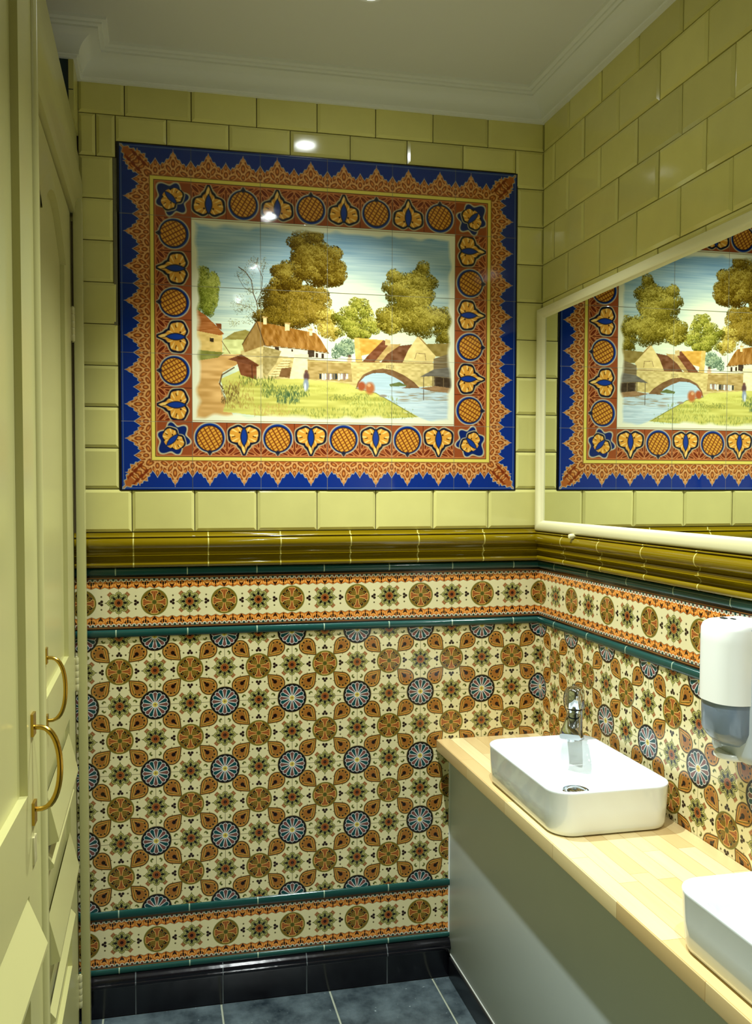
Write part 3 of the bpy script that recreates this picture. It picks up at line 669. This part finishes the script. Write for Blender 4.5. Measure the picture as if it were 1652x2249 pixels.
# ------------------------------------------------------------------ wooden partition with two doors
HEAD=[(-.05,2.262),(.012,2.262),(.014,2.29),(.022,2.305),(.026,2.33),(.026,2.365),(.022,2.385),(.018,2.40),(.017,2.44),(.013,2.455),(.012,2.495),(.008,2.515),(-.05,2.515)]
m=MB()
for y0,y1 in ((-.052,-.045),(-1.12,-.79),(YF,-1.90)): m.box(-1.46,-1.405,y0,y1,0,2.262)
m.box(-1.3960,-1.3725,-.092,-.055,0,2.30)
m.box(-1.404,-1.392,-.84,-.79,0,2.262); m.box(-1.404,-1.392,-1.12,-1.07,0,2.262)
m.sweep([(d,z) for d,z in HEAD],[(-1.402,YF),(-1.402,-.012)],0,smooth=False)
struct(m.build('wall_partition',M['door'],bevel=.002))
def leaf(m,T,y0,y1,z0,z1,st,rails,arch):
    "frame and panels of a door leaf; T maps (depth out of the face, along, up) to the world"
    def bx(d0,d1,a0,a1,c0,c1):
        P_=[T(d,a,c) for d in (d0,d1) for a in (a0,a1) for c in (c0,c1)]
        for q in ((0,1,3,2),(4,6,7,5),(0,4,5,1),(2,3,7,6),(0,2,6,4),(1,5,7,3)): m.face([P_[k] for k in q])
    bx(-.04,-.011,y0+.001,y1-.001,z0+.001,z1-.001)
    bx(-.014,0,y0,y0+st[0],z0,z1); bx(-.014,0,y1-st[1],y1,z0,z1)
    a0,a1=y0+st[0],y1-st[1]
    for c0,c1 in rails: bx(-.014,0,a0,a1,c0,c1)
    # arched top rail
    n=14; zt,rise=arch; lo=[(a0+(a1-a0)*k/n,zt+rise*math.sin(math.pi*k/n)) for k in range(n+1)]
    for (p,q),(r,s_) in zip(lo[:-1],lo[1:]):
        m.face([T(0,p,q),T(0,r,s_),T(0,r,z1),T(0,p,z1)]); m.face([T(-.014,p,q),T(-.014,r,s_),T(.004,r,s_-.0),T(.004,p,q)]); m.face([T(.004,p,q),T(.004,r,s_),T(0,r,s_+.035),T(0,p,q+.035)])
def ledge(m,T,a0,a1,zt,zb,d,inset=.0):
    "moulding with a sloping upper face"
    q=[(-.002,zt),(d,zb+.006),(d,zb),(-.002,zb-.008)]
    A=[T(x,a0+inset,z) for x,z in q]; B=[T(x,a1-inset,z) for x,z in q]
    for k in range(4): m.face([A[k],B[k],B[(k+1)%4],A[(k+1)%4]])
    m.face(A[::-1]); m.face(B)
def handle(parent,T,a,z0,z1,name='handle'):
    m=MB()
    for z in (z0,z1):
        c=[T(x,a+u,z+w_) for x in (-.001,.004) for u in (-.010,.010) for w_ in (-.016,.016)]
        for q in ((0,1,3,2),(4,6,7,5),(0,4,5,1),(2,3,7,6),(0,2,6,4),(1,5,7,3)): m.face([c[k] for k in q])
    h=(z1-z0)/2; zc=(z0+z1)/2; pts=[T(.0,a,z1-.004)]+[T(.038*math.sin(t)**.6,a,zc+(h-.004)*math.cos(t)) for t in [math.pi*k/20 for k in range(1,20)]]+[T(.0,a,z0+.004)]
    m.tube(pts,[.0036]*3+[.0044]*15+[.0036]*3,12)
    return under(parent,m.build(name,M['brass'])) if parent.type=='EMPTY' else m.build(name,M['brass'],parent)
def hinge(parent,x,y,z):
    m=MB()
    for k in range(5): m.lathe([(0,0),(.0055,0),(.006,.001),(.006,.0165),(.0055,.0175),(0,.0175)],(x,y,z-.045+.018*k),'Z',14)
    m.lathe([(0,-.004),(.004,-.002),(.004,.0)],(x,y,z-.045),'Z',10); m.lathe([(.004,0),(.004,.002),(0,.004)],(x,y,z+.045),'Z',10)
    m.box(x-.006,x-.003,y-.02,y+.002,z-.045,z+.045)
    return m.build('hinge',M['door_metal'],parent)
M['door_metal']=mat('painted_steel',(196,190,140),.3,.2,vary=.1)
T1=lambda d,a,c:(-1.402+d,a,c)
m=MB(); leaf(m,T1,-.772,-.104,.012,2.256,(.07,.155),[(.012,.30),(.94,1.10)],(2.08,.10))
ledge(m,T1,-.70,-.262,.905,.805,.020); ledge(m,T1,-.70,-.262,.775,.752,.010); ledge(m,T1,-.70,-.262,.650,.555,.020); ledge(m,T1,-.70,-.262,.452,.430,.010)
d1=struct(m.build('door_1',M['door'])); d1['label']='closed cream panelled door beside the tiled end wall'
handle(d1,T1,-.712,1.054,1.190)
for z in (1.964,1.02,.137): hinge(d1,-1.398,-.098,z)
ux=Vector((math.sin(math.radians(2.6)),math.cos(math.radians(2.6)),0)); nx_=Vector((ux.y,-ux.x,0)); FE=Vector((-1.3534,-1.1486,0))
T2=lambda d,a,c:tuple(FE+ux*a+nx_*d+Vector((0,0,c)))
m=MB(); leaf(m,T2,-.70,0.,.012,2.29,(.10,.115),[(.012,.30),(.96,1.10)],(2.262,.0))
ledge(m,T2,-.60,-.115,.955,.885,.024); ledge(m,T2,-.60,-.112,.872,.866,.006); ledge(m,T2,-.60,-.115,.60,.52,.022)
# rounded meeting bead down the free edge
m.tube([T2(-.002,-.012,.014),T2(-.002,-.012,2.288)],.010,12)
d2=struct(m.build('door_2',M['door'])); d2['label']='nearest cream panelled door, standing slightly ajar'
handle(d2,T2,-.080,1.064,1.191)
m=MB()
q=[T2(d,a,c) for d in (-.001,.003) for a in (-.088,-.070) for c in (.99,1.03)]
for k in ((0,1,3,2),(4,6,7,5),(0,4,5,1),(2,3,7,6),(0,2,6,4),(1,5,7,3)): m.face([q[j] for j in k])
m.build('keyhole_plate',M['door_metal'],d2,bevel=.001)
# ------------------------------------------------------------------ tile mural
X0M,Z0M=-1.2775,1.522
mu=thing('tile_mural','large tile mural of a riverside village framed in blue and ochre','mural',(X0M+MW/2,0,Z0M))
def mural_mat():
    m=mat('painted_glaze',(255,255,255),.06,bump=.10,bscale=16.,bdist=.003); nt=m.node_tree; b=bsdf(m)
    a=nt.nodes.new('ShaderNodeAttribute'); a.attribute_name='paint'; nt.links.new(a.outputs['Color'],b.inputs['Base Color']); return m
M['mural']=mural_mat()
img=paint_mural(); ny,nx=img.shape[:2]
jj,ii=np.meshgrid(np.arange(ny)*MR,np.arange(nx)*MR,indexing='ij'); border=((ii<.1985)|(ii>MW-.1985)|(jj<.1945)|(jj>MH-.1945))[...,None]
img=np.where(border,255*(img/255)**1.06,255*(img/255)**1.12)
lin_img=np.where(img<=10,img/255/12.92,((img/255+.055)/1.055)**2.4)
gx=np.linspace(0,MW,nx); gz=np.linspace(MH,0,ny)
rs_=np.random.RandomState(5); ti=np.clip((gx/(MW/6)).astype(int),0,5); tj=np.clip(((MH-gz)/(MH/5)).astype(int),0,4)
tx_=rs_.normal(0,.0035,(5,6)); tz_=rs_.normal(0,.0035,(5,6))
GX,GZ=np.meshgrid(gx,gz); TI,TJ=np.meshgrid(ti,tj)
lx=GX-(TI+.5)*MW/6; lz=GZ-(MH-(TJ+.5)*MH/5)
DY=-.0015+lx*tx_[TJ,TI]+lz*tz_[TJ,TI]
def grid_part(name,sel):
    idx=-np.ones((ny,nx),int)
    q=sel[:-1,:-1]&sel[1:,:-1]&sel[:-1,1:]&sel[1:,1:]
    use=np.zeros((ny,nx),bool); use[:-1,:-1]|=q; use[1:,:-1]|=q; use[:-1,1:]|=q; use[1:,1:]|=q
    n=use.sum(); idx[use]=np.arange(n)
    co=np.stack([GX[use]-MW/2,DY[use],GZ[use]],-1)
    j,i=np.where(q); F=np.stack([idx[j,i],idx[j+1,i],idx[j+1,i+1],idx[j,i+1]],-1)
    me=bpy.data.meshes.new(name); me.vertices.add(int(n)); me.vertices.foreach_set('co',co.ravel().astype(np.float32)); nf=len(F)
    me.loops.add(nf*4); me.loops.foreach_set('vertex_index',F.ravel().astype(np.int32)); me.polygons.add(nf); me.polygons.foreach_set('loop_start',np.arange(0,nf*4,4,dtype=np.int32))
    me.polygons.foreach_set('use_smooth',np.zeros(nf,bool))
    me.update(calc_edges=True); at=me.color_attributes.new('paint','FLOAT_COLOR','POINT')
    at.data.foreach_set('color',np.concatenate([lin_img[use],np.ones((n,1))],1).ravel().astype(np.float32)); me.materials.append(M['mural']); me.validate()
    return link(bpy.data.objects.new(name,me),mu)
inner=(GX>=.1985)&(GX<=MW-.1985)&(GZ>=.1985-.004)&(GZ<=MH-.1985+.004)
from_edge=~((GX>.1995)&(GX<MW-.1995)&(GZ>.1955)&(GZ<MH-.1955))
grid_part('painted_picture',inner); grid_part('border_tiles',from_edge)
m=MB(); m.box(-MW/2-.0065,MW/2+.0055,.0015,.009,-.004,MH+.004); 
M['mural_edge']=mat('black_edge',(10,14,24),.3,vary=.3)
m.build('dark_edge',M['mural_edge'],mu)
# ------------------------------------------------------------------ mirror
mi=thing('wall_mirror','large framed mirror on the right wall reflecting the tile mural','mirror',(0,-.85,1.395))
Y0m,Y1m,Z0m,Z1m=-.006,-1.72,1.393,2.080
m=MB(); FW=.046; FD=.024
prof=[(0,.001),(0,.016),(.004,.021),(.012,FD),(.026,FD),(.036,.021),(.042,.016),(FW,.012),(FW,.001)]
cs=[(Y0m,Z0m,-1,1),(Y1m,Z0m,1,1),(Y1m,Z1m,1,-1),(Y0m,Z1m,-1,-1)]
rows=[[(-d,y+sy*a,z+sz*a*.72) for a,d in prof] for y,z,sy,sz in cs]; rows.append(rows[0]); m.grid(rows,0,True)
under(mi,m.build('mirror_frame',M['frame'],sharp=28))
m=MB(); m.box(-.012,-.002,Y1m+.03,Y0m-.03,Z0m+.02,Z1m-.02); under(mi,m.build('mirror_glass',M['mirror']))
m=MB(); m.lathe([(0,-.016),(.006,-.014),(.0075,-.008),(.0075,.004),(.005,.008),(0,.009)],(-.020,-.262,Z0m-.004),'X',16); under(mi,m.build('fixing_clip',M['frame']))
# ------------------------------------------------------------------ vanity and worktop
va=thing('vanity_unit','long grey vanity front under the beech worktop','cabinet',(-.29,-1.1,0))
m=MB(); m.box(-.293,-.272,-2.3,-.002,.068,.7125); under(va,m.build('front_panel',M['vanity'],bevel=.0015))
m=MB(); m.box(-.300,-.272,-2.3,-.022,0,.0655); under(va,m.build('plinth',M['plinth'],bevel=.001))
m=MB(); m.box(-.2965,-.2925,-.004,0,.119,.7125); m.box(-.2942,-.2925,-2.3,-.004,.0665,.0715); under(va,m.build('sealant_and_highlight',M['plaster']))  # sealant at the wall; pale strip stands in for the lower bevel's highlight
m=MB(); m.box(-.272,-.262,-2.3,-.02,.0,.70); m.box(-.262,-.01,-2.3,-2.28,0,.7125); under(va,m.build('carcass',M['vanity']))
m=MB(); m.box(-.338,-.0015,-2.32,-.0015,.7130,.748)
wt=tag(m.build('worktop',M['wood'],bevel=.003,seg=3),'pale beech stave worktop running along the right wall','worktop')
# ------------------------------------------------------------------ washbasins
def rrect(x0,x1,y0,y1,r,z,n=9):
    pts=[]
    for cx,cy,a in ((x1-r,y1-r,0),(x0+r,y1-r,90),(x0+r,y0+r,180),(x1-r,y0+r,270)):
        for k in range(n+1):
            t=math.radians(a+90*k/n); pts.append((cx+r*math.cos(t),cy+r*math.sin(t),z))
    return pts
def make_basin(loc):
    b=thing('washbasin','','washbasin',loc)
    X0,X1,Y0,Y1=-.151,.151,-.209,.209
    m=MB(); rows=[]
    def ring(i,z,r,e=0.): rows.append(rrect(X0+i,X1-i,Y0+i+(0),Y1-i-e,max(r,.004),z))
    ring(.024,.0,.036); ring(.013,.0012,.046); ring(.007,.005,.051); ring(.0045,.014,.052); ring(.002,.055,.052); ring(.0005,.098,.052); ring(.0,.1015,.052); ring(.0012,.104,.051); ring(.0035,.105,.049)
    ring(.006,.105,.047); ring(.008,.1045,.045,.052); ring(.0098,.102,.043,.053)
    ring(.0125,.085,.043,.056); ring(.018,.058,.045,.062); ring(.026,.045,.045,.070); ring(.045,.0385,.045,.085); ring(.09,.034,.04,.11); ring(.125,.032,.02,.16)
    m.grid(rows,0,True,True); m.face(rows[0][::-1]); m.face(rows[-1])
    m.build('bowl',M['ceramic'],b,sharp=60)
    m=MB(); c=(0,-.018,.0345)
    m.lathe([(.034,-.004),(.034,.0015),(.031,.0035),(.027,.003),(.024,-.001),(.021,-.001)],c,'Z',36)
    m.lathe([(.0225,-.002),(.0215,.004),(.018,.006),(.0,.0075)],c,'Z',36)
    m.build('drain',M['chrome'],b)
    return b
basin=make_basin((-.177,-.572,.748)); basin['label']='white rectangular washbasin in the corner, carrying the chrome tap'; basin['group']='washbasins on the worktop'
b2=basin.copy(); COL.objects.link(b2); b2.location=(-.170,-1.403,.748); b2['label']='white washbasin nearest the camera, cut off by the right edge'
for ch in list(basin.children):
    c=ch.copy(); COL.objects.link(c); c.parent=b2
# ------------------------------------------------------------------ tap
tp=thing('basin_tap','short chrome mixer tap on the back corner of the corner washbasin','tap',(-.082,-.398,.8525))
def rot(a): return Matrix.Rotation(math.radians(a),4,'Z')
m=MB()
m.lathe([(0,0),(.0245,0),(.0255,.003),(.0235,.008),(.0215,.02),(.021,.05),(.0215,.076),(.0225,.079),(.0,.0795)],(0,0,0),'Z',40)
# spout: broad sloping bar
secs=[(.0,.048,.036,.036),(.02,.046,.038,.035),(.05,.038,.044,.028),(.08,.030,.050,.022),(.098,.025,.0535,.018),(.103,.0245,.052,.014)]
rows=[]
for l,zc,wd,h in secs:
    a,bh=wd/2,h/2; r=.006; rw=[]
    for cx,cz,an in ((a-r,bh-r,0),(-a+r,bh-r,90),(-a+r,-bh+r,180),(a-r,-bh+r,270)):
        for k in range(5):
            t=math.radians(an+90*k/4); rw.append((cx+r*math.cos(t),-l,zc+.006+cz+r*math.sin(t)))
    rows.append(rw)
m.grid(rows,0,True,True); m.face(rows[0][::-1]); m.face(rows[-1])
m.lathe([(0,.0),(.010,.0),(.010,.012),(0,.012)],(0,-.088,.016),'Z',20)
o=m.build('tap_body',M['chrome'],tp,sharp=45); o.rotation_euler[2]=math.radians(-34)
m=MB(); m.lathe([(0,.079),(.0205,.079),(.0205,.0835),(0,.0835)],(0,0,0),'Z',32); m.build('cartridge_gap',M['darkchrome'],tp)
m=MB(); m.lathe([(0,.083),(.0245,.083),(.0258,.0855),(.0255,.124),(.0235,.133),(.018,.1375),(0,.139)],(0,0,0),'Z',40)
rows=[]
for l,zc,wd,h in ((.004,.128,.024,.012),(-.012,.130,.022,.011),(-.026,.133,.018,.009),(-.038,.136,.014,.006)):
    rows.append([(s1*wd/2,-l if 0 else -l*-1*-1,zc+s2*h/2) for s1,s2 in ((1,1),(-1,1),(-1,-1),(1,-1))])
m.grid(rows,0,False,True); m.face(rows[0][::-1]); m.face(rows[-1])
o=m.build('lever',M['chrome'],tp,sharp=45); o.rotation_euler[2]=math.radians(-34)
m=MB(); m.box(-.010,.010,-.0345,-.0285,.0,.001); o=m.build('badge',M['darkchrome'],tp,bevel=.0004); o.location=(-.008*.0-.0,0,.0655); o.rotation_euler=(math.radians(11),0,math.radians(-34))
# ------------------------------------------------------------------ soap dispenser
sd=thing('soap_dispenser','white wall soap dispenser with a smoky window above the worktop','soap dispenser',(0,-.986,.97))
def drect(d,w,z,r,n=10,xo=0.):
    "plan of the dispenser: flat back on the wall, rounded front"
    pts=[(-.002,w/2,z)]; 
    for cy,a0 in ((w/2-r,90),(-w/2+r,180)):
        for k in range(n+1):
            t=math.radians(a0+90*k/n); pts.append((-d+r+r*math.cos(t),cy+r*math.sin(t),z))
    pts.append((-.002,-w/2,z)); return pts
def dl(name,secs,mt,sharp=50,cap=True):
    m=MB(); rows=[drect(*s_) for s_ in secs]; m.grid(rows,0,True,True)
    if cap: m.face(rows[0][::-1]); m.face(rows[-1])
    return m.build(name,mt,sd,sharp=sharp)
dl('cover',[(.101,.112,.130,.046),(.103,.114,.1305,.046),(.103,.114,.25,.046),(.1025,.1135,.275,.046),(.099,.110,.284,.045),(.090,.102,.2895,.043),(.06,.08,.2925,.038),(.03,.03,.2935,.012)],M['plastic'],60)
dl('refill_window',[(.060,.070,.040,.030),(.078,.090,.045,.040),(.090,.104,.057,.044),(.0985,.111,.074,.045),(.0995,.1115,.1298,.045)],M['window'],60)
dl('base',[(.045,.118,.012,.02),(.055,.120,.018,.022),(.058,.1205,.03,.022),(.058,.1205,.28,.022),(.045,.115,.286,.02)],M['smoke2'],50)
dl('pump_bar',[(.074,.062,.012,.028),(.078,.066,.015,.03),(.078,.066,.020,.03),(.074,.062,.024,.028)],M['plastic'],50)
dl('nozzle',[(.056,.050,.023,.022),(.060,.054,.026,.024),(.062,.058,.041,.025)],M['smoke2'],50)
m=MB()
m.box(-.062,-.054,.008,.022,.2925,.2945); m.box(-.05,-.045,-.006,.006,.2925,.2945); m.build('lock_slot',M['darkchrome'],sd)
fc=bpy.data.curves.new('printed_mark','FONT'); fc.body='tork'; fc.size=.0105; fc.extrude=.0002; fc.align_x='CENTER'; fc.offset=.0003
fo=bpy.data.objects.new('printed_mark',fc); COL.objects.link(fo)
ang=math.radians(42); rr=.0466; cx_,cy_=-.103+.046,.057-.046
px_,py_=cx_-rr*math.cos(ang),cy_+rr*math.sin(ang); nrm=Vector((-math.cos(ang),math.sin(ang),0)); upz=Vector((0,0,1)); xr=upz.cross(nrm)
dg=bpy.context.evaluated_depsgraph_get(); me=bpy.data.meshes.new_from_object(fo.evaluated_get(dg)); bpy.data.objects.remove(fo)
# wrap the lettering round the corner
for v in me.vertices:
    t=ang-v.co.x/rr; r_=rr+.0002+v.co.z
    v.co=Vector((cx_-r_*math.cos(t),cy_+r_*math.sin(t),.139+v.co.y))
me.materials.append(M['logo']); fo=link(bpy.data.objects.new('printed_mark',me),sd); fo['label']='small grey lettering'
# ------------------------------------------------------------------ recessed lamps in the ceiling
def lamp(y,pw,label):
    t=thing('ceiling_downlight',label,'ceiling light',(LAMP_X,y,CEIL),'ceiling downlights')
    m=MB(); m.lathe([(.046,.0),(.046,-.004),(.043,-.007),(.036,-.006),(.034,.0)],(0,0,0),'Z',36); m.build('ring',M['lamp_ring'],t)
    m=MB(); m.lathe([(.034,-.001),(.0,-.001)],(0,0,0),'Z',28); m.build('bulb',M['bulb'],t)
    l=bpy.data.lights.new('downlight_beam','SPOT'); l.energy=pw; l.color=LAMP_COLOR; l.spot_size=math.radians(LAMP_CONE); l.spot_blend=LAMP_BLEND; l.shadow_soft_size=.014
    o=bpy.data.objects.new('downlight_beam',l); link(o,t); o.location=(0,0,-.012)
for y,pw,lb in zip(LAMP_Y,LAMP_POWER,('recessed ceiling lamp nearest the tile mural','second recessed ceiling lamp from the mural wall','third recessed ceiling lamp from the mural wall','recessed ceiling lamp farthest from the mural')): lamp(y,pw,lb)
